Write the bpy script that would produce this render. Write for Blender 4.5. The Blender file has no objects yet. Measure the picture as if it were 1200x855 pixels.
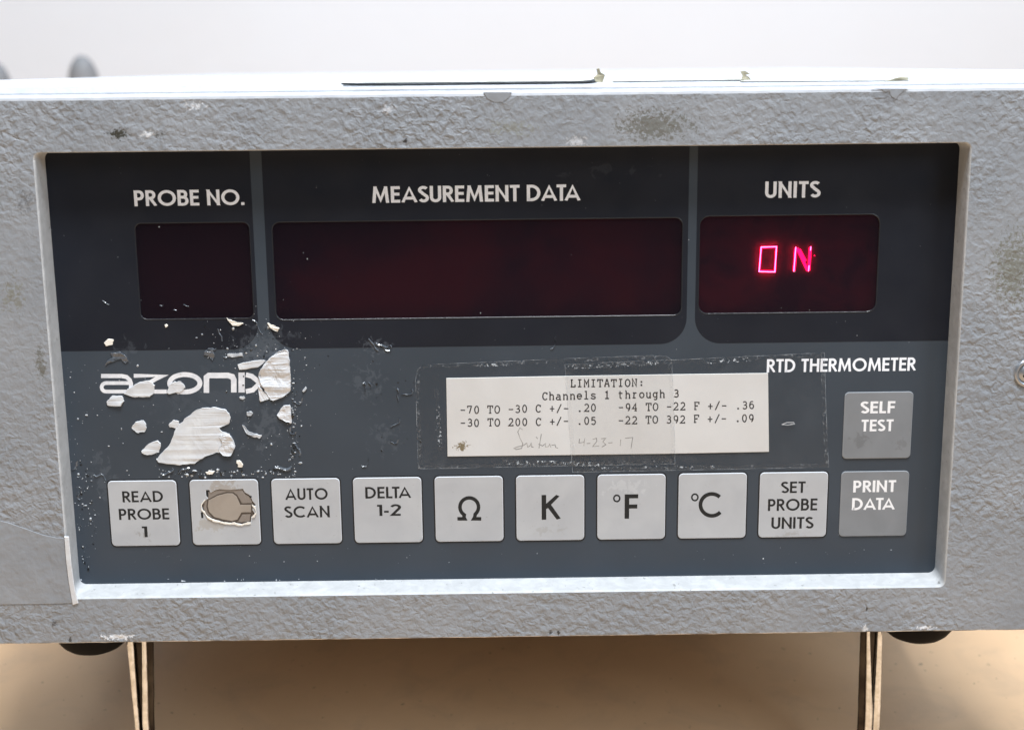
import bpy, bmesh, math, random
from math import sin, cos, tan, pi, radians, sqrt
from mathutils import Vector, Matrix, noise
from mathutils.geometry import tessellate_polygon
random.seed(7)

# ------------------------------------------------------------------ frame of the instrument
# local millimetres: u to the right, v up the front panel, w into the depth (overlay plane w = 0)
TILT = radians(8.0)
C = 270 * tan(TILT) + 74.0                      # local origin height above the instrument's base
ROT = Matrix.Rotation(-TILT, 4, 'X')
def L(u, v, w=0.0):
    return Vector((u, w, v + C)) * 0.001

# camera, given in the instrument's local frame (solved from the photograph's perspective)
CU, CV, CD, FPX = -1.156, 68.034, 306.255, 1600.0
AX, AY, AZ = 0.21494427, -0.00829198, -0.01055085
def _rows():
    ca, sa = cos(AX), sin(AX); cb, sb = cos(AY), sin(AY); cc, sc = cos(AZ), sin(AZ)
    Rx = Matrix(((1, 0, 0), (0, ca, -sa), (0, sa, ca)))
    Ry = Matrix(((cb, 0, sb), (0, 1, 0), (-sb, 0, cb)))
    Rz = Matrix(((cc, -sc, 0), (sc, cc, 0), (0, 0, 1)))
    return Rz @ Rx @ Ry @ Matrix(((1, 0, 0), (0, -1, 0), (0, 0, 1)))
RC = _rows()                                    # rows: right, down, forward in (u, v, w)
RCT = RC.transposed()
def at(x, y, w=0.0):
    """photo pixel (1200 wide) -> (u, v) on the plane at depth w of the instrument"""
    d = RCT @ Vector(((x - 600) / FPX, (y - 427.5) / FPX, 1))
    t = (w + CD) / d.z
    return (CU + d.x * t, CV + d.y * t)

scn = bpy.context.scene
col = scn.collection
cam = bpy.data.cameras.new('camera'); camo = bpy.data.objects.new('camera', cam); col.objects.link(camo)
cam.sensor_width = 36; cam.lens = FPX / 1200 * 36; cam.clip_start = 0.01; cam.clip_end = 20
cam.dof.use_dof = True; cam.dof.focus_distance = 0.318; cam.dof.aperture_fstop = 16
def loc2w(vec): return Vector((vec.x, vec.z, vec.y))     # (u,v,w) -> local xyz
r_, dn, fw = (loc2w(Vector(RC[i])) for i in range(3))
m = Matrix.Identity(4)
for i in range(3):
    m[i][0] = r_[i]; m[i][1] = -dn[i]; m[i][2] = -fw[i]
m.translation = L(CU, CV, -CD)
camo.matrix_world = ROT @ m
scn.camera = camo

# ------------------------------------------------------------------ light
world = bpy.data.worlds.new('World'); scn.world = world; world.use_nodes = True
world.node_tree.nodes['Background'].inputs[0].default_value = (0.70, 0.85, 1.0, 1)
world.node_tree.nodes['Background'].inputs[1].default_value = 0.11
def area(name, loc, tgt, size, power, colr, size_y=None):
    l = bpy.data.lights.new(name, 'AREA'); l.energy = power; l.color = colr; l.size = size
    if size_y: l.shape = 'RECTANGLE'; l.size_y = size_y
    o = bpy.data.objects.new(name, l); col.objects.link(o); o.location = loc
    o.rotation_euler = (Vector(tgt) - Vector(loc)).to_track_quat('-Z', 'Y').to_euler(); return o
area('ceiling_lamp', (0.04, -0.17, 1.13), (0, 0.03, 0.1), 0.30, 16.5, (0.93, 0.965, 1.0))
area('wall_fill_light', (0.05, 0.35, 1.5), (0, 0.62, 0.0), 0.9, 9.2, (0.82, 0.91, 1.0))  # added unseen light that brightens the back wall
area('right_side_light', (1.15, -1.0, 1.15), (0, 0, 0.1), 0.7, 11.0, (0.74, 0.87, 1.0))  # unseen soft light added from the right for left ledge and face
scn.view_settings.view_transform = 'Standard'; scn.view_settings.look = 'None'
scn.view_settings.exposure = 0.2; scn.view_settings.gamma = 1.0; scn.view_settings.use_curve_mapping = False
scn.cycles.use_denoising = True
scn.cycles.max_bounces = 8; scn.cycles.transparent_max_bounces = 16

# ------------------------------------------------------------------ material helpers
def lin(c): return c / 12.92 if c <= 0.04045 else ((c + 0.055) / 1.055) ** 2.4
def rgb(r, g, b): return (lin(r / 255), lin(g / 255), lin(b / 255), 1)
class NT:
    def __init__(s, name):
        s.m = bpy.data.materials.new(name); s.m.use_nodes = True
        s.t = s.m.node_tree; s.n = s.t.nodes; s.n.clear()
        s.out = s.n.new('ShaderNodeOutputMaterial')
        s.tc = s.n.new('ShaderNodeTexCoord')
    def new(s, typ, **kw):
        n = s.n.new('ShaderNode' + typ)
        for k, v in kw.items():
            if k[0] == '_': setattr(n, k[1:], v)
            else: s.put(n.inputs[k.replace('__', ' ')], v)
        return n
    def put(s, sock, v):
        if hasattr(v, 'links') or isinstance(v, bpy.types.NodeSocket): s.t.links.new(v, sock)
        else: sock.default_value = v
    def obj(s): return s.tc.outputs['Object']
    def noise(s, scale, detail=2, dist=0, rough=0.5, vec=None):
        n = s.new('TexNoise', Vector=vec or s.obj(), Scale=scale, Detail=detail, Distortion=dist, Roughness=rough)
        return n.outputs['Fac']
    def math(s, op, a, b=None, c=None, clamp=False):
        n = s.n.new('ShaderNodeMath'); n.operation = op; n.use_clamp = clamp
        s.put(n.inputs[0], a)
        if b is not None: s.put(n.inputs[1], b)
        if c is not None: s.put(n.inputs[2], c)
        return n.outputs[0]
    def ramp(s, fac, lo, hi, a=0.0, b=1.0):
        n = s.new('MapRange', Value=fac); n.inputs[1].default_value = lo; n.inputs[2].default_value = hi
        n.inputs[3].default_value = a; n.inputs[4].default_value = b; n.clamp = True
        return n.outputs[0]
    def mix(s, fac, a, b):
        n = s.n.new('ShaderNodeMix'); n.data_type = 'RGBA'
        s.put(n.inputs[0], fac); s.put(n.inputs[6], a); s.put(n.inputs[7], b)
        return n.outputs[2]
    def blob(s, u, v, w, ru, rv, ns=700, edge=0.55, amt=0.9):
        """soft noisy ellipse mask round a point of the front (stains, worn spots)"""
        p = L(u, v, w)
        sub = s.n.new('ShaderNodeVectorMath'); sub.operation = 'SUBTRACT'; s.put(sub.inputs[0], s.obj()); sub.inputs[1].default_value = p
        mul = s.n.new('ShaderNodeVectorMath'); mul.operation = 'MULTIPLY'; s.put(mul.inputs[0], sub.outputs[0]); mul.inputs[1].default_value = (1000 / ru, 0.0, 1000 / rv)
        ln = s.n.new('ShaderNodeVectorMath'); ln.operation = 'LENGTH'; s.put(ln.inputs[0], mul.outputs[0])
        base = s.ramp(ln.outputs['Value'], 0.0, 1.35, 1.0, 0.0)
        nz = s.noise(ns, 4, 0.6, 0.65)
        v_ = s.math('ADD', base, s.math('MULTIPLY', s.math('SUBTRACT', nz, 0.5), 2.4))
        msk = s.ramp(v_, edge, edge + 0.18)
        return s.math('MULTIPLY', s.math('MULTIPLY', msk, s.ramp(ln.outputs['Value'], 1.0, 1.4, 1.0, 0.0)), amt)
    def bump(s, h, strength=1.0, dist=0.0002, normal=None):
        n = s.new('Bump', Height=h, Strength=strength, Distance=dist)
        if normal is not None: s.put(n.inputs['Normal'], normal)
        return n.outputs[0]
    def pbr(s, base, rough=0.5, normal=None, metal=0.0, spec=0.5, coat=0.0, emit=None, es=0.0):
        n = s.n.new('ShaderNodeBsdfPrincipled')
        s.put(n.inputs['Base Color'], base); s.put(n.inputs['Roughness'], rough); s.put(n.inputs['Metallic'], metal)
        n.inputs['Specular IOR Level'].default_value = spec; n.inputs['Coat Weight'].default_value = coat
        if normal is not None: s.put(n.inputs['Normal'], normal)
        if emit: n.inputs['Emission Color'].default_value = emit; n.inputs['Emission Strength'].default_value = es
        return n.outputs[0]
    def done(s, sh): s.t.links.new(sh, s.out.inputs[0]); return s.m

def paint_material(name, smooth=False, worn=True):
    t = NT(name)
    base = t.mix(t.ramp(t.noise(60, 3), 0.3, 0.7), rgb(134, 138, 144), rgb(145, 148, 153))
    fine = t.noise(1500, 3, 0.5, 0.6)
    if smooth:
        h = t.noise(240, 2, 0.25, 0.45)
        nrm = t.bump(h, 0.4, 0.0008)
        nrm = t.bump(t.noise(560, 2.5, 0.3, 0.5), 0.3, 0.0005, nrm)
        nrm = t.bump(fine, 0.25, 0.00006, nrm)
    else:
        a = t.noise(600, 2.5, 0.35, 0.5)
        v = t.new('TexVoronoi', Vector=t.obj(), Scale=500.0, _feature='SMOOTH_F1')
        v.inputs['Smoothness'].default_value = 0.9
        hh = t.math('ADD', t.ramp(a, 0.34, 0.66), t.math('MULTIPLY', v.outputs['Distance'], 0.5))
        reg = t.ramp(t.noise(45, 2), 0.35, 0.65, 0.35, 1.15)
        hh = t.math('MULTIPLY', hh, reg)
        nrm = t.bump(hh, 0.60, 0.00043)
        nrm = t.bump(fine, 0.5, 0.0001, nrm)
    if worn:
        cr = t.ramp(t.noise(600, 2.5, 0.35, 0.5), 0.30, 0.42, 0.10, 0.0)        # grime sitting in the hollows
        base = t.mix(cr, base, rgb(96, 97, 98))
        for (x, y, rx, ry, c, ns, e, am) in (
            (768, 148, 11.5, 4.6, (96, 94, 84), 1700, 0.52, 0.75), (600, 150, 9, 2.6, (130, 130, 118), 900, 0.62, 0.5),
            (1188, 315, 7.5, 13, (104, 102, 84), 1500, 0.56, 0.65), (1040, 112, 3.2, 2.6, (120, 122, 126), 400, 0.42, 0.7),
            (139, 157, 3.2, 1.8, (52, 50, 40), 2300, 0.55, 0.95), (172, 158, 3, 1.3, (205, 205, 206), 1300, 0.66, 0.8),
            (188, 158, 2.5, 1.6, (70, 70, 66), 1500, 0.74, 0.8), (14, 345, 5, 7, (120, 118, 104), 1000, 0.70, 0.6),
            (30, 235, 3.5, 4.5, (95, 96, 98), 1400, 0.66, 0.6), (48, 428, 1.6, 5, (96, 94, 84), 1400, 0.55, 0.7),
            (228, 124, 5, 1.8, (216, 218, 222), 1500, 0.72, 0.7), (455, 128, 2.4, 1.6, (205, 206, 210), 1300, 0.6, 0.6),
            (675, 165, 3.2, 1.6, (200, 200, 203), 1300, 0.6, 0.6), (1085, 180, 5, 6, (186, 188, 192), 1500, 0.70, 0.5),
            (645, 741, 0.8, 0.8, (40, 38, 36), 2000, 0.45, 0.9), (655, 741, 0.6, 0.6, (40, 38, 36), 2000, 0.45, 0.9),
            (1016, 713, 0.4, 0.6, (50, 48, 46), 2000, 0.40, 0.9), (82, 749, 0.5, 0.8, (60, 58, 56), 2000, 0.40, 0.9),
            (63, 730, 1.4, 1.6, (70, 70, 72), 1700, 0.62, 0.8), (137, 746, 5.5, 0.9, (226, 228, 232), 1500, 0.5, 0.85),
            (1083, 735, 3.5, 0.6, (226, 228, 232), 1500, 0.5, 0.85), (1013, 737, 1.2, 1.2, (220, 222, 226), 1500, 0.45, 0.8),
            (475, 165, 0.6, 0.6, (40, 38, 38), 2000, 0.4, 0.9), (450, 150, 0.4, 3.5, (110, 110, 110), 1500, 0.5, 0.7)):
            u, v_ = at(x, y, -6.7)
            base = t.mix(t.blob(u, v_, -6.7, rx, ry, ns, e, am), base, rgb(*c))
    return t.done(t.pbr(base, t.ramp(t.noise(500, 3), 0.3, 0.7, 0.42, 0.6), nrm, spec=0.4))

def simple(name, c, rough=0.5, metal=0.0, bscale=0, bdist=0.0001, bstr=0.5, spec=0.5, var=0.0, vscale=200, c2=None, coat=0.0):
    t = NT(name)
    base = rgb(*c)
    if c2: base = t.mix(t.ramp(t.noise(vscale, 4, 0.4, 0.6), 0.38, 0.62), base, rgb(*c2))
    nrm = t.bump(t.noise(bscale, 3, 0.3), bstr, bdist) if bscale else None
    return t.done(t.pbr(base, rough, nrm, metal, spec, coat))

def printed(name, c, rough=0.42, spec=0.35, dust=0.5, speck=(190, 195, 200)):
    """matt polycarbonate print with faint scuffs and dust specks"""
    t = NT(name)
    base = rgb(*c)
    base = t.mix(t.ramp(t.noise(35, 4, 0.3), 0.35, 0.75, 0.0, 0.22), base, rgb(min(255, c[0] + 22), min(255, c[1] + 24), min(255, c[2] + 27)))
    d = t.ramp(t.noise(1500, 2, 0.0, 0.5), 0.735, 0.78, 0.0, dust)
    d = t.math('MULTIPLY', d, t.ramp(t.noise(70, 2), 0.45, 0.6))
    base = t.mix(d, base, rgb(*speck))
    for (x, y, rx, ry, ns, e, am) in ((305, 398, 12, 5, 500, .62, .35), (300, 415, 11, 4, 700, .66, .5), (150, 410, 8, 5, 500, .75, .3), (430, 450, 9, 9, 600, .78, .35), (120, 560, 6, 14, 500, .74, .35),
                                      (310, 500, 9, 12, 600, .76, .4), (450, 510, 8, 9, 600, .78, .3), (440, 405, 5, 3, 900, .6, .5), (720, 200, 30, 4, 300, .9, .15), (250, 470, 24, 12, 250, .72, .16)):
        u, v_ = at(x, y, 0)
        base = t.mix(t.blob(u, v_, 0, rx, ry, ns, e, am * .5), base, rgb(112, 119, 128))
    nrm = t.bump(t.noise(90, 2), 0.12, 0.0006)
    nrm = t.bump(t.noise(1800, 2), 0.2, 0.00003, nrm)
    return t.done(t.pbr(base, t.ramp(t.noise(120, 4), 0.3, 0.7, rough - 0.07, rough + 0.12), nrm, spec=spec))

M = {}
M['paint'] = paint_material('textured_grey_paint')
M['paint_smooth'] = paint_material('smooth_grey_paint', True, False)
def ledge_material():
    t = NT('recess_edge_paint')
    base = t.mix(t.ramp(t.noise(260, 4, 0.6, 0.65), 0.40, 0.70), rgb(176, 178, 180), rgb(194, 196, 198))
    base = t.mix(t.ramp(t.noise(700, 3, 0.5, 0.6), 0.66, 0.72, 0.0, 0.7), base, rgb(110, 110, 108))
    nrm = t.bump(t.noise(420, 3, 0.8), 0.35, 0.0003)
    return t.done(t.pbr(base, 0.5, nrm, spec=0.4))
M['ledge'] = ledge_material()
M['lower'] = printed('slate_grey_print', (56, 64, 73))
M['dark'] = printed('blue_black_print', (29, 32, 40), rough=0.38, spec=0.22, dust=0.3)
M['white_print'] = simple('white_ink', (246, 249, 255), 0.5, c2=(238, 241, 248), vscale=900)
M['black_print'] = simple('black_ink', (34, 36, 38), 0.45, spec=0.3)
M['logo'] = simple('silver_ink', (232, 233, 237), 0.45, c2=(212, 214, 220), vscale=400)
M['dim_ink'] = simple('dim_white_ink', (236, 236, 238), 0.5)
def button_mat(name, c, c2):
    t = NT(name)
    base = t.mix(t.ramp(t.noise(120, 4, 0.5), 0.3, 0.7), rgb(*c), rgb(*c2))
    base = t.mix(t.ramp(t.noise(1300, 3, 0.2, 0.6), 0.69, 0.74, 0.0, 0.35), base, rgb(120, 118, 112))
    for (x, y, rx, ry, c3, e, am) in ((262, 568, 5, 2.5, (150, 138, 124), .5, .55), (250, 615, 6, 3, (160, 152, 140), .62, .5), (165, 628, 6, 3, (120, 112, 100), .8, .4), (500, 640, 6, 3, (110, 106, 98), .8, .4),
                                      (1010, 515, 4, 3, (96, 98, 100), .62, .45), (1055, 520, 3, 3, (100, 100, 102), .66, .35), (640, 620, 9, 3, (150, 146, 138), .78, .3), (735, 570, 9, 4, (206, 208, 210), .7, .3), (930, 625, 8, 2, (140, 134, 126), .78, .35)):
        u, v_ = at(x, y, 0)
        base = t.mix(t.blob(u, v_, 0, rx, ry, 600, e, am), base, rgb(*c3))
    nrm = t.bump(t.noise(150, 2), 0.2, 0.0004)
    return t.done(t.pbr(base, t.ramp(t.noise(300, 3), 0.3, 0.7, 0.38, 0.5), nrm, spec=0.4))
M['button'] = button_mat('light_grey_key_print', (172, 174, 178), (182, 184, 187))
M['button_rim'] = simple('key_edge_print', (204, 208, 214), 0.4)
M['button_dim'] = button_mat('mid_grey_key_print', (121, 124, 128), (130, 133, 137))
M['button_dim_rim'] = simple('mid_grey_key_edge', (140, 144, 149), 0.4)
M['groove_and_gap_shade'] = simple('dark_line_and_gap_shade', (22, 25, 30), 0.6)  # near-black: key outline, screw slot, painted shade under the label strip
def paper_mat():
    t = NT('aged_label_paper')
    base = t.mix(t.ramp(t.noise(45, 4, 0.3), 0.3, 0.75), rgb(218, 218, 218), rgb(207, 205, 203))
    u, v = at(542, 522)
    base = t.mix(t.blob(u, v, 0, 2.3, 1.5, 1500, 0.55, 0.9), base, rgb(112, 96, 60))
    nrm = t.bump(t.noise(300, 4), 0.3, 0.0001)
    return t.done(t.pbr(base, 0.42, nrm, spec=0.4))
M['paper'] = paper_mat()
M['paper_edge'] = simple('label_paper_edge', (238, 238, 234), 0.6)
M['type'] = simple('typewriter_ink', (34, 32, 36), 0.6, c2=(58, 56, 58), vscale=1400)
M['pencil'] = simple('faded_pen', (112, 112, 112), 0.6, c2=(176, 174, 170), vscale=700)
def residue_mat(name, c, c2, bd=0.0005):
    t = NT(name)
    base = t.mix(t.ramp(t.noise(160, 4, 0.8), 0.35, 0.7), rgb(*c), rgb(*c2))
    nrm = t.bump(t.noise(230, 3, 0.8), 0.7, bd)
    return t.done(t.pbr(base, 0.36, nrm, spec=0.55))
M['residue'] = residue_mat('peeled_film_residue', (202, 204, 208), (216, 218, 220), 0.0004)
M['residue_crumple'] = residue_mat('crumpled_film_residue', (200, 202, 206), (222, 223, 226), 0.0016)
M['speck'] = simple('pale_glue_specks', (140, 146, 154), 0.3, bscale=900, c2=(205, 208, 212), vscale=500)
M['dark_glue'] = simple('dark_glue_crumbs', (24, 26, 28), 0.3, bscale=900)
M['clear_glue'] = simple('clear_glue_ridges', (74, 80, 88), 0.16, bscale=700, bdist=0.0004, bstr=1.0, spec=0.8, c2=(92, 98, 106), vscale=600)
M['copper'] = simple('taupe_contact_dome', (158, 148, 138), 0.34, bscale=200, bdist=0.0002, c2=(148, 138, 128), vscale=160)
M['contact'] = simple('bronze_contact_pad', (134, 125, 118), 0.35)
M['contact_line'] = simple('dark_contact_gap', (78, 68, 60), 0.6)
M['torn'] = simple('torn_white_plastic', (236, 230, 220), 0.6, bscale=700, bdist=0.0004)
M['black_rubber'] = simple('black_rubber', (13, 12, 13), 0.7, bscale=500, bdist=0.0001, spec=0.15)
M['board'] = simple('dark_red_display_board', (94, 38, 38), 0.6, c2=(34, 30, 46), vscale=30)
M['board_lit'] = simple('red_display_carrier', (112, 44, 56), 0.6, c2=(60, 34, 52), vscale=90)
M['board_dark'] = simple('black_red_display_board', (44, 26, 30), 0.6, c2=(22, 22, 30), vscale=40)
M['rim'] = simple('window_moulding', (28, 31, 38), 0.3, bscale=700, bdist=0.00012, bstr=0.8, spec=0.55)
M['screw'] = simple('dull_steel_screw', (172, 176, 182), 0.35, 0.8, bscale=600, bdist=0.0001)
M['post'] = simple('grey_post_plastic', (120, 122, 126), 0.6, c2=(138, 139, 142), vscale=60)
M['wall_paint'] = simple('white_wall_paint', (229, 233, 241), 0.9, bscale=60, bdist=0.0005, c2=(227, 230, 237), vscale=3)
M['sheet'] = simple('case_cover_paint', (176, 179, 186), 0.5, bscale=350, bdist=0.0004, c2=(184, 187, 192), vscale=300)
M['scrap'] = simple('white_label_scrap', (232, 232, 228), 0.7, bscale=500, bdist=0.0003, c2=(214, 212, 200), vscale=250)
M['scrap_edge'] = simple('dirty_label_scrap', (190, 184, 160), 0.7, c2=(150, 142, 118), vscale=300)

M['dark_streak'] = simple('dark_streak_steel', (44, 38, 34), 0.18, 0.9, bscale=300, bdist=0.0003, c2=(66, 60, 54), vscale=260)  # colour of the dark reflection streaks on the bail legs
M['bright_streak'] = simple('bright_streak_nickel', (232, 234, 238), 0.08, 1.0, bscale=160, bdist=0.0006, bstr=.8, c2=(206, 206, 206), vscale=500)  # metal for the bright reflection streaks on the bail legs
M['worn_edge'] = simple('worn_bottom_edge', (226, 222, 216), 0.5, bscale=500, c2=(96, 96, 98), vscale=170)
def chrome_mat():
    t = NT('scratched_streaked_nickel')
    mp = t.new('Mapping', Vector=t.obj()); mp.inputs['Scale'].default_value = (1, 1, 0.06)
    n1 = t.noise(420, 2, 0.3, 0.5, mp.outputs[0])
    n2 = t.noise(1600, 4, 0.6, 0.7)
    base = t.mix(t.ramp(n1, 0.46, 0.60), rgb(214, 210, 204), rgb(104, 96, 88))  # dark lengthwise streaks painted into the metal as reflections
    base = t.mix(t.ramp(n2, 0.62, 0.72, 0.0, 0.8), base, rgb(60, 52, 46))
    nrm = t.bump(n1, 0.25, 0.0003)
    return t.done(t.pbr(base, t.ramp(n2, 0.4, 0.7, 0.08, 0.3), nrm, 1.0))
M['chrome'] = chrome_mat()
def filter_mat():
    t = NT('smoked_red_filter')
    tr = t.new('BsdfTransparent', Color=(0.44, 0.20, 0.27, 1))
    nrm = t.bump(t.noise(60, 2), 0.1, 0.0005)
    gl = t.new('BsdfGlossy', Color=(0.9, 0.9, 1, 1), Roughness=0.22, Normal=nrm)
    df = t.new('BsdfDiffuse', Color=rgb(50, 42, 54))
    fr = t.new('Fresnel', IOR=1.42, Normal=nrm)
    a = t.new('MixShader'); t.put(a.inputs[0], 0.20); t.put(a.inputs[1], tr.outputs[0]); t.put(a.inputs[2], df.outputs[0])
    bf = t.math('SUBTRACT', 1.0, t.new('NewGeometry').outputs['Backfacing'])
    b = t.new('MixShader'); t.put(b.inputs[0], t.math('MULTIPLY', t.math('MULTIPLY', fr.outputs[0], 0.55), bf)); t.put(b.inputs[1], a.outputs[0]); t.put(b.inputs[2], gl.outputs[0])
    return t.done(b.outputs[0])
M['filter'] = filter_mat()
def led(name, c, s):
    t = NT(name); e = t.new('Emission', Color=c, Strength=s); return t.done(e.outputs[0])
M['led_hot'] = led('led_segment_lit', (1.0, 0.09, 0.25, 1), 52.0)
M['led_soft'] = led('led_segment_body_lit', (1.0, 0.003, 0.075, 1), 15.0)
def film(name, alpha, frost, tint=(0.72, 0.78, 0.84, 1), ns=500, th=(0.55, 0.7)):
    """clear sticky tape: mostly see-through, glossy, with frosted bubbles where the noise says so"""
    t = NT(name)
    tr = t.new('BsdfTransparent', Color=(alpha, alpha, alpha, 1))
    nrm = t.bump(t.noise(260, 3, 0.6), 0.5, 0.0003)
    gl = t.new('BsdfGlossy', Color=(1, 1, 1, 1), Roughness=0.25, Normal=nrm)
    fr = t.new('Fresnel', IOR=1.38, Normal=nrm)
    df = t.new('BsdfDiffuse', Color=tint)
    a = t.new('MixShader'); t.put(a.inputs[0], t.ramp(t.noise(ns, 4, 0.5, 0.65), th[0], th[1], 0.0, frost)); t.put(a.inputs[1], tr.outputs[0]); t.put(a.inputs[2], df.outputs[0])
    bf = t.math('SUBTRACT', 1.0, t.new('NewGeometry').outputs['Backfacing'])
    b = t.new('MixShader'); t.put(b.inputs[0], t.math('MULTIPLY', t.math('MULTIPLY', fr.outputs[0], 0.35), bf)); t.put(b.inputs[1], a.outputs[0]); t.put(b.inputs[2], gl.outputs[0])
    return t.done(b.outputs[0])
M['tape'] = film('clear_tape', 0.955, 0.03, th=(0.5, 0.85), ns=150)
M['bubbles'] = film('bubbles_under_tape', 0.985, 0.75, ns=1500, th=(0.56, 0.66))
M['tape_rim'] = film('tape_rim_line', 0.95, 0.32, ns=260, th=(0.40, 0.60))
M['tape_edge'] = film('frosted_tape_edge', 0.98, 0.24, ns=1100, th=(0.56, 0.70))
def table_mat():
    t = NT('beige_bench_top')
    base = t.mix(t.ramp(t.noise(14, 4, 0.5), 0.3, 0.7), rgb(222, 188, 150), rgb(200, 165, 128))
    base = t.mix(t.ramp(t.noise(60, 4, 0.6, 0.6), 0.5, 0.75, 0.0, 0.35), base, rgb(168, 144, 122))
    base = t.mix(t.ramp(t.noise(420, 2), 0.70, 0.76, 0.0, 0.5), base, rgb(90, 74, 60))
    nrm = t.bump(t.noise(120, 3), 0.2, 0.0005)
    return t.done(t.pbr(base, t.ramp(t.noise(9, 3), 0.3, 0.7, 0.4, 0.6), nrm, spec=0.4))
M['table'] = table_mat()

# ------------------------------------------------------------------ mesh helpers
root = bpy.data.objects.new('bench_thermometer', None); col.objects.link(root)
root.empty_display_size = 0.02
root.rotation_euler = (-TILT, 0, 0)
root['label'] = 'grey metal bench thermometer with dark front panel, lit ON display and taped paper label'
root['category'] = 'thermometer'

def make(name, verts, faces, mats, parent=None, smooth=False, fm=None, label=None, kind=None):
    me = bpy.data.meshes.new(name); me.from_pydata([tuple(v) for v in verts], [], faces)
    for m_ in (mats if isinstance(mats, (list, tuple)) else [mats]): me.materials.append(M[m_])
    if fm:
        for p, i in zip(me.polygons, fm): p.material_index = i
    bm = bmesh.new(); bm.from_mesh(me); bmesh.ops.recalc_face_normals(bm, faces=bm.faces); bm.to_mesh(me); bm.free()
    if smooth:
        for p in me.polygons: p.use_smooth = True
    o = bpy.data.objects.new(name, me); col.objects.link(o)
    if parent: o.parent = parent
    if label: o['label'] = label
    if kind: o['kind'] = kind
    return o

def rrect(u0, v0, u1, v1, r, n=6, corners=(1, 1, 1, 1)):
    """counter-clockwise rounded rectangle; corners = bl, br, tr, tl"""
    pts = []
    for (cx, cy, a0, k) in ((u0, v0, 180, 0), (u1, v0, 270, 1), (u1, v1, 0, 2), (u0, v1, 90, 3)):
        if not corners[k]: pts.append((cx, cy)); continue
        sx = 1 if cx == u0 else -1; sy = 1 if cy == v0 else -1
        for i in range(n + 1):
            a = radians(a0 + 90 * i / n)
            pts.append((cx + sx * r + r * cos(a), cy + sy * r + r * sin(a)))
    return pts
def ccw(p):
    a = sum(p[i][0] * p[(i + 1) % len(p)][1] - p[(i + 1) % len(p)][0] * p[i][1] for i in range(len(p)))
    return p if a > 0 else p[::-1]
def inset(p, d):
    """move the outline of a ccw loop inwards by d (mitred, clamped)"""
    n = len(p); q = []
    for i in range(n):
        a, b, c = p[i - 1], p[i], p[(i + 1) % n]
        e1 = Vector((b[0] - a[0], b[1] - a[1])); e2 = Vector((c[0] - b[0], c[1] - b[1]))
        if e1.length < 1e-6: e1 = e2.copy()
        if e2.length < 1e-6: e2 = e1.copy()
        e1.normalize(); e2.normalize()
        n1 = Vector((-e1.y, e1.x)); n2 = Vector((-e2.y, e2.x)); s = n1 + n2
        k = s.length
        s = s / k if k > 1e-4 else n1
        q.append((b[0] + s.x * d / max(0.6, s.dot(n1)), b[1] + s.y * d / max(0.6, s.dot(n1))))
    return q
def prism(name, loops, wf, wb, mats, parent=None, bevel=0.0, label=None, fm_side=0, kind=None, wobble=0.0, smooth=False, Lf=L):
    """slab whose front is at depth wf and back at wb; loops[0] outer (ccw), others are holes"""
    loops = [ccw(loops[0])] + [ccw(h)[::-1] for h in loops[1:]]
    V, F, FM = [], [], []
    front = [inset(l, bevel) for l in loops] if bevel else loops
    tess = tessellate_polygon([[Vector((x, y, 0)) for x, y in l] for l in front])
    base = 0
    flat = [p for l in front for p in l]
    for (x, y) in flat:
        dz = wobble * (noise.noise(Vector((x * 0.5, y * 0.5, 3.1)))) if wobble else 0
        V.append(Lf(x, y, wf + dz))
    for t in tess:
        if len(set(t)) == 3: F.append(tuple(t)); FM.append(0)
    prev = 0; ring_prev = []
    k = 0
    for l in loops: ring_prev.append(list(range(k, k + len(l)))); k += len(l)
    steps = ([(wf + bevel * 0.35 if wb > wf else wf, 0.3), (wf + bevel, 0)] if bevel else []) + [(wb, 0)]
    for (w, ins) in steps:
        for li, l in enumerate(loops):
            ring = []
            ll = inset(l, bevel * ins) if ins else l
            for (x, y) in ll: ring.append(len(V)); V.append(Lf(x, y, w))
            a = ring_prev[li]
            for i in range(len(l)):
                j = (i + 1) % len(l)
                F.append((a[i], a[j], ring[j], ring[i])); FM.append(fm_side)
            ring_prev[li] = ring
    return make(name, V, F, mats, parent, smooth, FM, label, kind)

def tube(name, pts, r, mat, parent=None, n=14, label=None, caps=True, kind=None):
    V, F = [], []
    up = Vector((0, 1, 0.001))
    for i, p in enumerate(pts):
        d = (pts[min(i + 1, len(pts) - 1)] - pts[max(i - 1, 0)]).normalized()
        a = d.cross(up).normalized(); b = d.cross(a).normalized()
        for k in range(n):
            t = 2 * pi * k / n; V.append(p + (a * cos(t) + b * sin(t)) * r)
    for i in range(len(pts) - 1):
        for k in range(n):
            F.append((i * n + k, i * n + (k + 1) % n, (i + 1) * n + (k + 1) % n, (i + 1) * n + k))
    if caps: F.append(tuple(range(n))); F.append(tuple(range((len(pts) - 1) * n, len(pts) * n)))
    return make(name, V, F, mat, parent, True, None, label, kind)

def lathe(name, prof, centre, mat, parent=None, n=40, xf=None, label=None):
    """prof: (radius, height) pairs in mm round the vertical axis at centre (local metres)"""
    V, F = [], []
    for (r, h) in prof:
        for k in range(n):
            t = 2 * pi * k / n; V.append(centre + Vector((r * cos(t), r * sin(t), h)) * 0.001)
    for i in range(len(prof) - 1):
        for k in range(n): F.append((i * n + k, i * n + (k + 1) % n, (i + 1) * n + (k + 1) % n, (i + 1) * n + k))
    F.append(tuple(range(n))); F.append(tuple(range((len(prof) - 1) * n, len(prof) * n)))
    return make(name, V, F, mat, parent, True, None, label)

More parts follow.
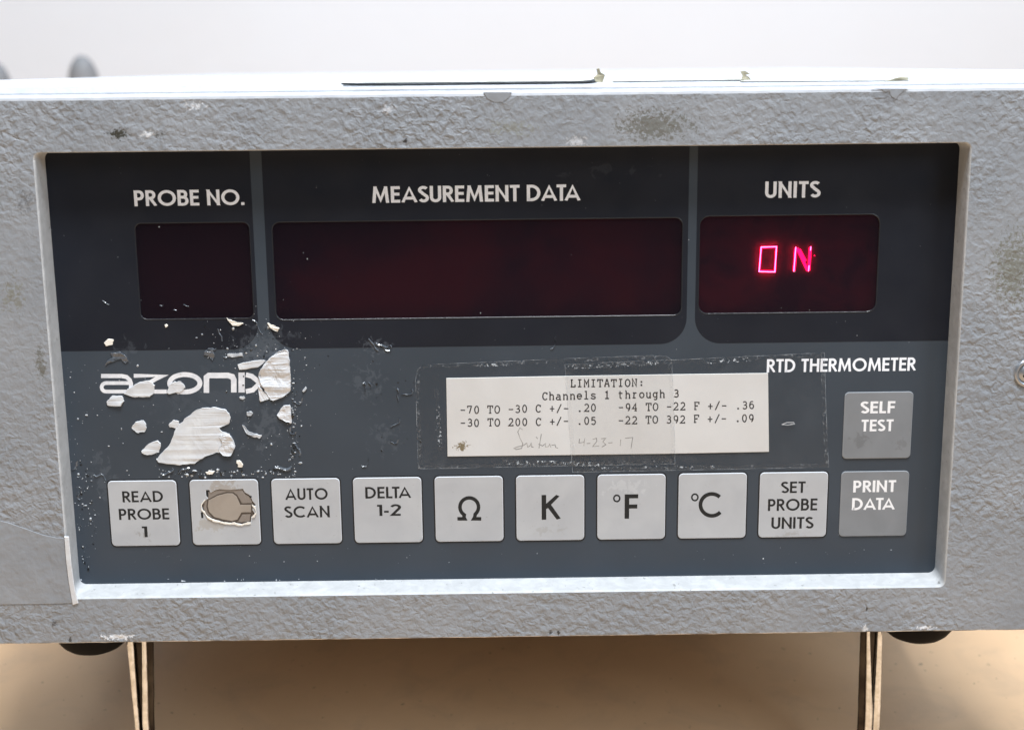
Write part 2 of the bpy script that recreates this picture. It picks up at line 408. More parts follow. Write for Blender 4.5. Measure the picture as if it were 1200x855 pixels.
# ------------------------------------------------------------------ lettering drawn with strokes
def arc(cx, cy, rx, ry, a0, a1, n=14):
    return [(cx + rx * cos(radians(a0 + (a1 - a0) * i / n)), cy + ry * sin(radians(a0 + (a1 - a0) * i / n))) for i in range(n + 1)]
def sans(h):
    """geometric sans capitals; h = half the stroke width; cap height 1. letter -> (advance width, strokes)"""
    T = 1 - h
    def stem(x): return [(x, 0), (x, 1)]
    def bowl(y0, y1, xs, xr):
        r = (y1 - y0) / 2; return [(h, y1), (xs, y1)] + arc(xs, (y0 + y1) / 2, xr - xs, r, 90, -90)[1:] + [(h, y0)]
    g = {}
    g['A'] = (0.84, [[(h * .7, 0), (0.42, 1 - h * .4), (0.84 - h * .7, 0)], [(0.17, 0.27), (0.67, 0.27)]])
    g['B'] = (0.60, [stem(h), bowl(0.54, T, 0.30, 0.55 - h), bowl(h, 0.54, 0.31, 0.60 - h)])
    g['C'] = (0.88, [arc(0.5, 0.5, 0.5 - h, 0.5 - h, 46, 314, 30)])
    g['D'] = (0.74, [[(h, 0), (h, T), (0.26, T)] + arc(0.26, 0.5, 0.48 - h, 0.5 - h, 90, -90, 20)[1:] + [(h, h)]])
    g['E'] = (0.50, [stem(h), [(h, T), (0.50, T)], [(h, 0.52), (0.47, 0.52)], [(h, h), (0.50, h)]])
    g['F'] = (0.49, [stem(h), [(h, T), (0.49, T)], [(h, 0.50), (0.46, 0.50)]])
    g['H'] = (0.66, [stem(h), stem(0.66 - h), [(h, 0.53), (0.66 - h, 0.53)]])
    g['I'] = (2 * h, [stem(h)])
    g['K'] = (0.66, [stem(h), [(0.60, 1), (h * 1.5, 0.49)], [(0.25, 0.60), (0.63, 0)]])
    g['L'] = (0.44, [[(h, 1), (h, h), (0.44, h)]])
    g['M'] = (0.94, [[(h * 1.1, -.05), (0.19, 1.02)], [(0.94 - h * 1.1, -.05), (0.75, 1.02)], [(0.17, 1.04), (0.47, h * 1.6), (0.77, 1.04)]])
    g['N'] = (0.70, [stem(h), stem(0.70 - h), [(h * .45, 1.08), (0.70 - h * .45, -0.08)]])
    g['O'] = (1.0, [arc(0.5, 0.5, 0.5 - h, 0.5 - h, 90, 450, 36)])
    g['P'] = (0.55, [stem(h), bowl(0.46, T, 0.28, 0.55 - h)])
    g['R'] = (0.58, [stem(h), bowl(0.50, T, 0.28, 0.55 - h), [(0.27, 0.47), (0.54, 0)]])
    g['S'] = (0.52, [arc(0.255, 0.755, 0.20, 0.245 - h, 30, 270 - 15, 14)[:-1] + [(0.23, 0.53), (0.31, 0.48)] + arc(0.265, 0.27, 0.255 - h * .6, 0.27 - h, 68, -155, 16)])
    g['T'] = (0.52, [[(0, T), (0.52, T)], [(0.26, T), (0.26, 0)]])
    g['U'] = (0.62, [[(h, 1), (h, 0.31)] + arc(0.31, 0.31, 0.31 - h, 0.31 - h, 180, 360, 14)[1:] + [(0.62 - h, 1)]])
    g['1'] = (0.26, [[(0.0, T - .03), (0.20, T - .03), (0.20, 0)]])
    g['2'] = (0.54, [arc(0.27, 0.73, 0.25 - h * .4, 0.27 - h, 170, -30, 14) + [(0.08, h), (0.54, h)]])
    g['-'] = (0.30, [[(0.02, 0.36), (0.28, 0.36)]])
    g['.'] = (0.17, [[(0.085 - h, h), (0.085 + h, h)]])
    g[' '] = (0.26, [])
    return g
def mono():
    """typewriter face on a 0.6-wide advance (slab serifs); cap height 1 -> drawn in a cell 0..1 by 0..1"""
    def s(x0, x1, y): return [(x0, y), (x1, y)]
    g = {}
    g['L'] = [[(.3, 1), (.3, 0)], s(.1, .52, 1), [(.08, 0), (.9, 0), (.9, .32)]]
    g['I'] = [[(.5, 1), (.5, 0)], s(.18, .82, 1), s(.18, .82, 0)]
    g['M'] = [[(.12, 0), (.14, 1), (.5, .4), (.86, 1), (.88, 0)], s(0, .28, 0), s(.72, 1, 0), s(.02, .2, 1), s(.8, .98, 1)]
    g['T'] = [[(.5, 1), (.5, 0)], [(.06, .7), (.06, 1), (.94, 1), (.94, .7)], s(.28, .72, 0)]
    g['A'] = [[(.1, 0), (.46, 1), (.54, 1), (.9, 0)], s(.25, .75, .35), s(0, .3, 0), s(.7, 1, 0), s(.3, .5, 1)]
    g['O'] = [arc(.5, .5, .42, .5, 90, 450, 20)]
    g['N'] = [[(.18, 0), (.18, 1), (.82, 0), (.82, 1)], s(.0, .22, 1), s(.62, 1, 1), s(.02, .34, 0)]
    g['C'] = [arc(.52, .5, .42, .5, 38, 322, 18), [(.86, .72), (.86, 1)]]
    g['F'] = [[(.22, 1), (.22, 0)], [(.06, 1), (.92, 1), (.92, .72)], s(.22, .62, .5), s(.06, .5, 0), [(.62, .38), (.62, .62)]]
    g[':'] = [[(.34, .08), (.66, .08)], [(.34, .15), (.66, .15)], [(.34, .55), (.66, .55)], [(.34, .62), (.66, .62)]]
    g['h'] = [[(.2, 1.05), (.2, 0)], [(.2, .5)] + arc(.5, .45, .3, .24, 140, 0, 8) + [(.8, 0)], s(.04, .2, 1.05), s(.04, .36, 0), s(.64, .96, 0)]
    g['a'] = [arc(.45, .5, .28, .2, 150, 0, 8) + [(.73, 0), (.95, 0)], arc(.4, .2, .32, .2, 60, 330, 14)]
    g['n'] = [[(.2, .7), (.2, 0)], [(.2, .5)] + arc(.5, .45, .3, .24, 140, 0, 8) + [(.8, 0)], s(.04, .2, .7), s(.04, .36, 0), s(.64, .96, 0)]
    g['e'] = [[(.12, .36), (.86, .36)] + arc(.49, .35, .38, .35, 0, 320, 20)]
    g['l'] = [[(.22, 1.05), (.5, 1.05), (.5, 0)], s(.14, .86, 0)]
    g['s'] = [arc(.48, .53, .3, .17, 20, 260, 10) + arc(.5, .18, .34, .18, 80, -160, 10), [(.8, .55), (.8, .72)], [(.14, .0), (.14, .18)]]
    g['1'] = [[(.2, .82), (.5, 1), (.5, 0)], s(.14, .86, 0)]
    g['t'] = [[(.36, 1), (.36, .16)] + arc(.56, .16, .2, .16, 180, 300, 8), s(.1, .8, .7)]
    g['r'] = [[(.14, .7), (.34, .7), (.34, 0)], [(.34, .45)] + arc(.62, .46, .26, .24, 150, 50, 8), s(.1, .66, 0)]
    g['o'] = [arc(.5, .35, .38, .35, 90, 450, 18)]
    g['u'] = [[(.04, .7), (.2, .7), (.2, .25)] + arc(.48, .25, .28, .25, 180, 300, 8) + [(.8, .3)], [(.64, .7), (.8, .7), (.8, 0), (.96, 0)]]
    g['g'] = [arc(.44, .38, .32, .32, 90, 450, 16), [(.94, .7), (.76, .7), (.76, -.1)] + arc(.5, -.1, .26, .18, 0, -150, 8)]
    g['3'] = [arc(.48, .76, .3, .24, 150, -90, 12) + arc(.47, .27, .37, .27, 85, -150, 14)]
    g['-'] = [s(.1, .9, .46)]
    g['7'] = [[(.14, .76), (.14, 1), (.82, 1), (.44, 0)]]
    g['0'] = [arc(.5, .5, .34, .5, 90, 450, 20)]
    g['+'] = [s(.08, .92, .45), [(.5, .85), (.5, .05)]]
    g['/'] = [[(.12, -.12), (.88, 1.12)]]
    g['.'] = [[(.34, .05), (.66, .05)], [(.34, .12), (.66, .12)]]
    g['2'] = [arc(.48, .7, .34, .3, 160, -30, 12) + [(.12, 0), (.86, 0), (.86, .16)]]
    g['9'] = [arc(.5, .66, .32, .34, 0, 360, 16), [(.82, .66)] + arc(.42, .55, .40, .55, 0, -80, 10)]
    g['4'] = [[(.66, 0), (.66, 1), (.1, .3), (.9, .3)], s(.44, .86, 0)]
    g['5'] = [[(.8, 1), (.24, 1), (.2, .58)] + arc(.47, .33, .36, .33, 130, -145, 16)]
    g['6'] = [[(.78, .98)] + arc(.56, .5, .40, .5, 110, 180, 8) + arc(.5, .32, .34, .32, 180, 540, 18)]
    g['8'] = [arc(.5, .76, .28, .24, 90, 450, 16), arc(.5, .27, .36, .27, 90, 450, 16)]
    g[' '] = []
    return g
def resample(p, seg=8): return p
def ribbon(pts, hw, V, F, fn, w, taper=False):
    """flat strip of half width hw along pts, appended to V, F through fn(x, y, w)"""
    p = [Vector(q) for q in pts]
    closed = (p[0] - p[-1]).length < 1e-6 and len(p) > 3
    if closed: p = p[:-1]
    n = len(p); b = len(V)
    for i in range(n):
        if closed: a, c = p[i - 1], p[(i + 1) % n]
        else: a, c = p[max(i - 1, 0)], p[min(i + 1, n - 1)]
        e1 = (p[i] - a) if (closed or i > 0) else (c - p[i]); e2 = (c - p[i]) if (closed or i < n - 1) else e1
        if e1.length < 1e-9: e1 = e2
        if e2.length < 1e-9: e2 = e1
        e1 = e1.normalized(); e2 = e2.normalized()
        n1 = Vector((-e1.y, e1.x)); n2 = Vector((-e2.y, e2.x)); s = n1 + n2
        s = s.normalized() if s.length > 1e-4 else n1
        k = hw / max(0.42, s.dot(n1))
        V.append(fn(p[i].x + s.x * k, p[i].y + s.y * k, w)); V.append(fn(p[i].x - s.x * k, p[i].y - s.y * k, w))
    m_ = n if closed else n - 1
    for i in range(m_):
        j = (i + 1) % n; F.append((b + 2 * i, b + 2 * i + 1, b + 2 * j + 1, b + 2 * j))
def text_strokes(s, h, gap, g):
    x = 0; out = []
    tight = {('A', 'T'): -.10, ('T', 'A'): -.16, ('D', 'A'): -.03, ('L', 'T'): -.12, ('A', 'U'): 0.0, ('F', ' '): -.05, ('L', ' '): -.05, ('T', ' '): -.04, ('P', 'R'): .0, ('C', 'A'): -.03, ('A', ' '): -.03}
    for i, ch in enumerate(s):
        wd, st = g[ch]
        for k in st: out.append([(px + x, py) for px, py in k])
        x += wd + gap + (tight.get((ch, s[i + 1]), 0) if i < len(s) - 1 else 0)
    return out, x - gap
def caption(name, s, x0, yt, x1, yb, w, mat, parent, weight=0.165, gap=0.10, slope=None, label=None):
    """one line of capitals filling the photo box x0..x1, yt..yb (pixels) on the plane at depth w"""
    h = weight / 2
    st, tot = text_strokes(s, h, gap, sans(h))
    ym = (yt + yb) / 2; u0 = at(x0, ym, w)[0]; u1 = at(x1, ym, w)[0]
    vb = at((x0 + x1) / 2, yb, w)[1]; vt = at((x0 + x1) / 2, yt, w)[1]
    sx = (u1 - u0) / tot; sy = vt - vb
    fn = lambda x, y, ww: L(u0 + x * sx, vb + max(0.0, min(1.0, y)) * sy, ww)
    V, F = [], []
    for i, k in enumerate(st): ribbon(k, h, V, F, fn, w - 0.006 - 0.003 * (i % 4))
    return make(name, V, F, mat, parent, label=label)

# ------------------------------------------------------------------ the setting
make('bench_top', [(-1.5, -1.2, 0), (1.5, -1.2, 0), (1.5, 0.80, 0), (-1.5, 0.80, 0), (-1.5, -1.2, -.04), (1.5, -1.2, -.04), (1.5, .8, -.04), (-1.5, .8, -.04)],
     [(0, 1, 2, 3), (4, 5, 6, 7), (0, 1, 5, 4), (1, 2, 6, 5), (2, 3, 7, 6), (3, 0, 4, 7)], 'table', kind='structure')
make('wall', [(-2, 0.803, -.6), (2, 0.803, -.6), (2, 0.803, 2.2), (-2, 0.803, 2.2), (-2, .9, -.6), (2, .9, -.6), (2, .9, 2.2), (-2, .9, 2.2)],
     [(0, 1, 2, 3), (4, 5, 6, 7), (0, 1, 5, 4), (1, 2, 6, 5), (2, 3, 7, 6), (3, 0, 4, 7)], 'wall_paint', kind='structure')

# two blurred grey domed posts standing on the bench behind the case
def world_ray(x, y, Y):
    d = ROT.to_3x3() @ loc2w(RCT @ Vector(((x - 600) / FPX, (y - 427.5) / FPX, 1)))
    o = camo.matrix_world.translation; t = (Y - o.y) / d.y
    return o + d * t
for i, (x, ytop, rpx, lab) in enumerate(((95, 66, 18.0, 'blurred grey round-topped post behind the case, whole dome showing above its top edge'),
                                         (-6, 74, 15.5, 'blurred grey round-topped post cut by the left border of the photo, behind the case'))):
    p = world_ray(x, ytop, 0.62); q = world_ray(x + rpx, ytop, 0.62); r = (q.x - p.x) * 1000; H = p.z * 1000
    prof = [(r * 1.25, 0), (r * 1.25, 3), (r, 5), (r, H - 1.9 * r)] + [(r * cos(a * pi / 24), H - 1.9 * r + 1.9 * r * sin(a * pi / 24)) for a in range(1, 12)] + [(0.02 * r, H)]
    o = lathe('domed_post', prof, Vector((0, 0, 0)), 'post'); o.location = (p.x, 0.62, 0.0005)
    o['label'] = lab; o['category'] = 'post'; o['group'] = 'grey posts behind the case'

# ------------------------------------------------------------------ case
WF = -6.7
VT, VB, HU = 63.0, -62.7, 131.0
def jag(u, s, a): return a * noise.noise(Vector((u * s, 7.7, 1.3)))
def front_plate():
    outer = []
    N = 130
    top = [(HU - 2 * HU * i / N, VT - 1.1 + jag(i * 2.0, .35, 0.10)) for i in range(N + 1)]
    bot = [(-HU + 2 * HU * i / N, VB + 0.25 + jag(i * 2.0, .4, 0.10)) for i in range(N + 1)]
    o1 = bot + top                                                       # ccw: bottom left->right, top right->left
    hole1 = ccw(rrect(-102.0, -51.75, 102.0, 51.0, 1.6))[::-1]
    V, F, FM = [], [], []
    allp = o1 + hole1
    for (x, y) in allp: V.append(L(x, y, WF))
    for t in tessellate_polygon([[Vector((x, y, 0)) for x, y in o1], [Vector((x, y, 0)) for x, y in hole1]]): F.append(tuple(t)); FM.append(0)
    n1 = len(o1); r0 = list(range(n1))
    for (dt, db, w) in ((0.55, 0.22, WF + 0.16), (0.9, 0.25, WF + 0.75), (1.1, 0.25, WF + 1.5), (1.1, 0.25, 2.5)):
        r = []
        for i, (x, y) in enumerate(o1):
            r.append(len(V)); V.append(L(x, y + dt if i > N else y - db, w))
        for i in range(n1):
            j = (i + 1) % n1; F.append((r0[i], r0[j], r[j], r[i])); FM.append(2 if i > N else 3)
        r0 = r
    r0 = list(range(n1, n1 + len(hole1)))
    for (ds, dtop, dbot, w) in ((0.22, .1, 0.10, WF + 0.18), (0.35, .2, 0.30, WF + 0.6), (0.45, 0.3, 1.15, 0.5)):
        r = []
        for (x, y) in hole1:
            sx = -1 if x > 0 else 1
            kx = ds * min(1, abs(x) / 100); ky = dbot if y < 0 else -dtop
            r.append(len(V)); V.append(L(x + sx * kx, y + ky * min(1, abs(y) / 48), w))
        for i in range(len(r0)):
            j = (i + 1) % len(r0); F.append((r0[i], r0[j], r[j], r[i])); FM.append(1)
        r0 = r
    return make('front_plate', V, F, ['paint', 'ledge', 'sheet', 'worn_edge'], root, False, FM)
front_plate()

def cover():
    """sheet cover behind the plate: front lip rising a little above it, then top, sides and back"""
    N = 90; V, F = [], []
    U = 119.0
    prof = [(2.6, VT - 0.6), (2.8, VT + 0.35), (3.6, VT + 1.6), (5.2, VT + 2.75), (7.5, VT + 3.2), (30, VT + 3.2), (150, VT + 3.2), (281, VT + 3.2)]
    for (w, v) in prof:
        for i in range(N + 1):
            u = -U + 2 * U * i / N
            V.append(L(u, v + (jag(u, .22, 0.12) if 3 < w < 40 else 0), w))
    for k in range(len(prof) - 1):
        for i in range(N):
            F.append((k * (N + 1) + i, k * (N + 1) + i + 1, (k + 1) * (N + 1) + i + 1, (k + 1) * (N + 1) + i))
    b = len(V)
    for (u, v, w) in ((-U, VB + .8, 2.6), (U, VB + .8, 2.6), (U, VB + .8, 281), (-U, VB + .8, 281), (-U, VT, 2.6), (U, VT, 2.6), (U, VT + 3.2, 281), (-U, VT + 3.2, 281)):
        V.append(L(u, v, w))
    F += [(b, b + 1, b + 2, b + 3), (b, b + 3, b + 7, b + 4), (b + 1, b + 2, b + 6, b + 5), (b + 2, b + 3, b + 7, b + 6)]
    return make('case_cover', V, F, 'sheet', root)
cover()

# rubber feet, tilting bail
for (u, w) in ((-103.9, 15), (102.6, 15), (-104, 262), (103, 262)):
    R_ = 9.6
    prof = [(R_ * 0.15, -74.0 + 0.02), (R_ * .3, -73.9), (R_ * .5, -73.4), (R_ * .68, -72.6), (R_ * .82, -71.5), (R_ * .93, -70.0), (R_, -67.6), (R_, VB + .9)]
    lathe('rubber_foot', [(a, h + C) for a, h in prof], Vector((u, w, 0)) * 0.001, 'black_rubber', root)
RB = 2.75
RB = 2.2; zb = RB + 0.0; vbail = (zb + 12 * sin(TILT)) / cos(TILT) - C
uL, uR = at(165, 755, 12)[0], at(1019, 745, 12)[0]
pts = [L(uL + .6, -100, 13), L(uL + 0.3, vbail + 6, 12)]
for i in range(1, 7):
    a = pi + i * pi / 12; pts.append(L(uL + 6 + .3 + 6 * cos(a), vbail + 6 + 6 * sin(a), 12))
for i in range(0, 7):
    a = 1.5 * pi + i * pi / 12; pts.append(L(uR - 6 - .1 + 6 * cos(a), vbail + 6 + 6 * sin(a), 12))
pts += [L(uR, -100, 13)]
dense = []
for a, b in zip(pts[:-1], pts[1:]):
    n = max(1, int((b - a).length / 0.003))
    for i in range(n): dense.append(a.lerp(b, i / n))
dense.append(pts[-1])
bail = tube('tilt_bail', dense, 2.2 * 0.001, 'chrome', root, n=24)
def leg_streak(name, xa, xb, xa2, xb2, w, mat, r=0.6):
    '''upright strip shaped as one reflection streak of a bail leg, between pixel columns at top and bottom'''
    V, F = [], []; N = 14; K = 10
    for i in range(N + 1):
        t = i / N; v = VB + 3 + (-101 - VB - 3) * t
        ya = at(xa, 755, w)[0] + (at(xa2, 852, w)[0] - at(xa, 755, w)[0]) * max(0, (VB + 3 - 9 - v) / 20) if False else None
        tt = max(0.0, min(1.15, (-71.5 - v) / 18.5))
        ua = at(xa, 755, w)[0] * (1 - tt) + at(xa2, 850, w)[0] * tt; ub = at(xb, 755, w)[0] * (1 - tt) + at(xb2, 850, w)[0] * tt
        c, h = (ua + ub) / 2, (ub - ua) / 2
        for k in range(K):
            a = 2 * pi * k / K + .3; V.append(L(c + h * cos(a) * (1 + .05 * noise.noise(Vector((v * .5, k, xa)))), v, w + min(h, r) * sin(a)))
    for i in range(N):
        for k in range(K): F.append((i * K + k, i * K + (k + 1) % K, (i + 1) * K + (k + 1) % K, (i + 1) * K + k))
    F.append(tuple(range(K))); F.append(tuple(range(N * K, N * K + K)))
    return make(name, V, F, mat, bail, True)
leg_streak('leg_dark_streak', 154, 181, 162, 182.5, 13.2, 'dark_streak', .5)  # each leg's dark and bright reflection streaks, modelled as strips
leg_streak('leg_bright_streak', 149, 157.5, 157.5, 164, 12.0, 'bright_streak', .8)
leg_streak('leg_bright_streak', 166, 172.5, 167.5, 176, 12.0, 'bright_streak', .8)
leg_streak('leg_dark_streak', 1007, 1028, 1004, 1022, 13.2, 'dark_streak', .5)
leg_streak('leg_bright_streak', 1014.5, 1019, 1012.5, 1021, 12.0, 'bright_streak', .6)
leg_streak('leg_bright_streak', 1027, 1033, 1022, 1031, 12.4, 'bright_streak', .7)

# screw at the right end of the plate
su, sv = at(1205, 437, WF)
def screw():
    def prof_pt(r, a, w): return L(su + r * cos(a), sv + r * sin(a), w)
    V, F = [], []; n = 32
    for (r, w) in ((3.25, WF + .2), (3.15, WF - .45), (2.6, WF - .55), (2.35, WF - .1), (2.2, WF + .05), (1.9, WF - 0.5), (1.2, WF - .85), (0.02, WF - .95)):
        for k in range(n): V.append(prof_pt(r, 2 * pi * k / n, w))
    for i in range(7):
        for k in range(n): F.append((i * n + k, i * n + (k + 1) % n, (i + 1) * n + (k + 1) % n, (i + 1) * n + k))
    return make('panel_screw', V, F, 'screw', root, True)
s_ = screw()
V, F = [], []
ribbon([(-1.5, -.6), (1.5, .6)], .28, V, F, lambda x, y, w: L(su + x, sv + y, w), WF - 1.0)
make('screw_slot', V, F, 'groove_and_gap_shade', s_)

# smoother clear-coated flap of film over the lower left of the plate
fl = [at(x, y, WF) for x, y in ((-14, 606), (10, 612), (30, 619), (50, 626), (66, 629.5), (75, 630), (77, 655), (80, 680), (85, 706), (60, 707), (20, 707.5), (-14, 708))]
prism('paint_film', [fl], WF - 0.14, WF + .05, 'paint_smooth', root, bevel=0.08)
# peeled strip of film running over the left wall of the recess
st = [at(x, y, WF) for x, y in ((75.5, 628), (81, 628), (84, 660), (88, 690), (92, 706), (85.5, 708), (80.5, 680), (77.5, 655))]
prism('film_edge', [st], WF - 0.34, WF + .02, 'residue', root, bevel=0.15, wobble=.25)

# paper remains stuck along the top edge of the case
def top_sheet(name, x0, x1, y0, y1, w, mat, lift=0.4, seed=1, parent=root, curl=0.0):
    N = 36; V, F = [], []
    for i in range(N + 1):
        t = i / N; x = x0 + (x1 - x0) * t
        n1 = noise.noise(Vector((x * .08, seed, 0))) * 0.5; n2 = noise.noise(Vector((x * .15, seed + 9, 0)))
        u, vb_ = at(x, y1[0] + (y1[1] - y1[0]) * t + n1 * .6, w)
        _, vt_ = at(x, y0[0] + (y0[1] - y0[0]) * t + n2 * 1.2, w + 4)
        c = curl * (max(0, t - .93) / .07) ** 2
        V += [L(u, vb_ + c, w), L(u, vb_ - .16 + c, w + .1), L(u, vt_ + c, w + 5.5), L(u, vt_ - .16 + c, w + 5.6)]
    for i in range(N):
        a = i * 4; b = a + 4
        F += [(a, b, b + 2, a + 2), (a, b, b + 1, a + 1), (a + 1, b + 1, b + 3, a + 3), (a + 2, b + 2, b + 3, a + 3)]
    F += [(0, 1, 3, 2), (N * 4, N * 4 + 1, N * 4 + 3, N * 4 + 2)]
    return make(name, V, F, mat, parent)
top_sheet('torn_label_strip', 402, 700, (91.5, 88), (97.0, 94.5), 3.0, 'scrap', seed=1, curl=.6)
top_sheet('torn_label_strip', 868, 1065, (88, 88), (95.0, 94), 3.1, 'scrap', seed=4)
top_sheet('torn_label_strip', 718, 872, (90, 88), (95.0, 93), 3.3, 'scrap', seed=6)
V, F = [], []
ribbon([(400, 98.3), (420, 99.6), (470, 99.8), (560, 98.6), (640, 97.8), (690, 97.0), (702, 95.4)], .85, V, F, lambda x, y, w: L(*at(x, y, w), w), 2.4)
make('label_strip_gap_shade', V, F, 'groove_and_gap_shade', root)  # dark ribbon drawn as the shade in the gap under the strip
for k, (x, y, pts_) in enumerate(((698, 96, ((0, 0), (8, 1), (11, -8), (6, -11), (4, -16), (1, -15), (2, -9), (-3, -5))),
                                  (868, 94, ((0, 0), (12, 0), (9, -4), (5, -6), (11, -7), (4, -11), (-1, -10), (2, -5))),
                                  (1035, 96, ((0, 0), (28, -2), (29, -5), (22, -6), (12, -4))))):
    prism('paper_shard', [[at(x + a, y + b, -.5) for a, b in pts_]], -0.9 - k * .1, -.6 - k * .1, 'scrap_edge', root, bevel=.06, wobble=.5)
# broken paint chips along the front's top edge (bare smooth scars)
for (x, y, pts_) in ((1040, 104, ((-19, 0), (-8, 1), (-3, 4), (2, 3), (4, 9), (10, 13), (13, 8), (19, 3), (24, 0))), (583, 108, ((-17, 0), (-12, 8), (-4, 12), (6, 12), (13, 7), (17, 0)))):
    prism('paint_scar', [[at(x + a, y + b, WF) for a, b in pts_]], WF - 0.10, WF + .05, 'paint_smooth', root, bevel=.08)

# ------------------------------------------------------------------ membrane overlay with its windows
OV = ccw(rrect(-101.65, -50.75, 101.65, 50.75, 1.5))
wins = [((-82.9, 12.75, -57.15, 34.7), 1.5), ((-52.2, 12.25, 40.15, 34.6), 1.8), ((43.9, 12.5, 84.6, 34.85), 2.2)]
holes = [rrect(a[0], a[1], a[2], a[3], r) for a, r in wins]
overlay = prism('membrane_overlay', [OV] + holes, 0.0, 0.5, 'lower', root)
# printed dark fields round the windows (three, parted by the lighter bars)
VS = 5.65
f1 = rrect(-101.6, VS, -56.3, 50.7, 6.0, 10, (0, 1, 0, 0)); f2 = rrect(-53.7, VS, 41.35, 50.7, 6.0, 10, (1, 1, 0, 0)); f3 = rrect(43.25, VS, 101.6, 50.7, 6.0, 10, (1, 0, 0, 0))
for f, h in zip((f1, f2, f3), holes):
    prism('dark_field', [f, h], -0.03, 0.1, 'dark', overlay, bevel=0.02)
class Bd: pass
for k, (a, r) in enumerate(wins):
    pane = prism('display_window', [rrect(a[0] - .3, a[1] - .3, a[2] + .3, a[3] + .3, r)], 0.22, 0.46, 'filter', root,
                 label=('left square display window, unlit', 'wide middle display window, unlit', 'right display window, lit behind')[k])
    # moulded lip: thin half-round bead round the opening
    V, F = [], []
    lp = rrect(a[0], a[1], a[2], a[3], r); n = len(lp)
    ro = inset(lp, -0.12); rm = inset(lp, 0.05); ri = inset(lp, .16)
    for rr, w in ((ro, -0.032), (rm, -0.13), (ri, 0.16)):
        for (x, y) in rr: V.append(L(x, y, w + .02 * noise.noise(Vector((x, y, k)))))
    for g in range(2):
        for i in range(n): j = (i + 1) % n; F.append((g * n + i, g * n + j, (g + 1) * n + j, (g + 1) * n + i))
    make('window_lip', V, F, 'rim', pane, True)
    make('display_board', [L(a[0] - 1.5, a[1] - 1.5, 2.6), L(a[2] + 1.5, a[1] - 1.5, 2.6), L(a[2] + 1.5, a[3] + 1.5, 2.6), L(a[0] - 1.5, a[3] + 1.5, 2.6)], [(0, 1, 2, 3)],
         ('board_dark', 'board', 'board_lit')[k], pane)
    if k == 2: lit_pane = pane

# lit characters O and N (wire-thin hot segments inside a softer glowing body)
WD = 1.9
def seg_char(name, polys, hw_hot, soft, hw_soft):
    V, F, FM = [], [], []
    fn = lambda x, y, w: L(*at(x, y, w), w)
    for i, p in enumerate(soft):
        n0 = len(F); ribbon(p, hw_soft, V, F, fn, WD + .02 * i + .05); FM += [1] * (len(F) - n0)
    for i, p in enumerate(polys):
        n0 = len(F); ribbon(p, hw_hot, V, F, fn, WD - .15 - .02 * i); FM += [0] * (len(F) - n0)
    return make(name, V, F, ['led_hot', 'led_soft'], lit_pane, False, FM)
seg_char('lit_character', [[(892, 289.5), (889.6, 318.2), (908, 318.6), (910, 289), (892, 289.5)]], 0.48,
         [[(892, 290), (890, 317.5), (908, 318), (909.8, 289.5), (892, 290)]], 1.1)
seg_char('lit_character', [[(932.6, 289.5), (930.2, 318)], [(950.2, 289), (949.8, 293.5)], [(948.2, 311), (947.4, 317.8)]], 0.45,
         [[(932.5, 291), (930.6, 317)], [(949.6, 290), (947.8, 317)], [(934, 290.5), (940, 303), (946.5, 317)], [(936.5, 292), (944, 306)]], 1.6)
for (x, y) in ((914.5, 303), (954.5, 299.5), (925.5, 317.5), (965, 317.5)):      # decimal points, barely lit
    V, F = [], []; ribbon([(x - .6, y), (x + .6, y)], .5, V, F, lambda a, b, w: L(*at(a, b, w), w), WD)
    make('decimal_point', V, F, 'led_soft' if x > 950 and y < 310 else 'board', lit_pane)

# captions
W0 = -0.03
caption('probe_number_caption', 'PROBE NO.', 157, 222.5, 286, 241, W0, 'white_print', overlay, weight=.178, gap=.085)
caption('measurement_data_caption', 'MEASUREMENT DATA', 435.7, 217.3, 680, 236.5, W0, 'white_print', overlay, weight=.178, gap=.085)
caption('units_caption', 'UNITS', 896.7, 212.5, 961, 231.8, W0, 'white_print', overlay, weight=.178, gap=.11)
caption('thermometer_caption', 'RTD THERMOMETER', 898.7, 419.7, 1073, 435.2, 0.0, 'white_print', overlay, weight=.172, gap=.085)

# ------------------------------------------------------------------ logo lettering (double-stroke lower case)
def zz(X, Y): return (100 + X / 4.615, 360 + Y / 4.615)
def logo():
    V, F = [], []
    fn = lambda x, y, w: L(*at(*zz(x, y), w), w)
    k = 0
    def st(p, hw):
        nonlocal k
        ribbon(p, hw, V, F, fn, -0.01 - .003 * k); k += 1
    st([(85, 371), (195, 371), (222, 376), (240, 392), (247, 412), (247, 462)], 11)
    st([(240, 455), (118, 455)] + arc(112, 432, 24, 23, 90, 270, 8) + [(118, 409), (240, 409)], 10)
    st([(262, 370), (425, 370), (385, 385), (290, 440), (268, 452)], 11)
    st([(285, 455), (440, 455)], 11)
    st(arc(538, 410, 82, 47, 0, 360, 30), 13)
    st([(655, 462), (655, 378), (668, 368), (770, 368), (795, 375), (803, 392), (803, 460)], 15)
    st([(845, 352), (845, 460)], 17)
    st([(868, 364), (900, 372), (940, 405), (1010, 455)], 13)
    st([(868, 455), (905, 447), (945, 410), (1010, 362)], 13)
    return make('maker_logo', V, F, 'logo', overlay)
logo()

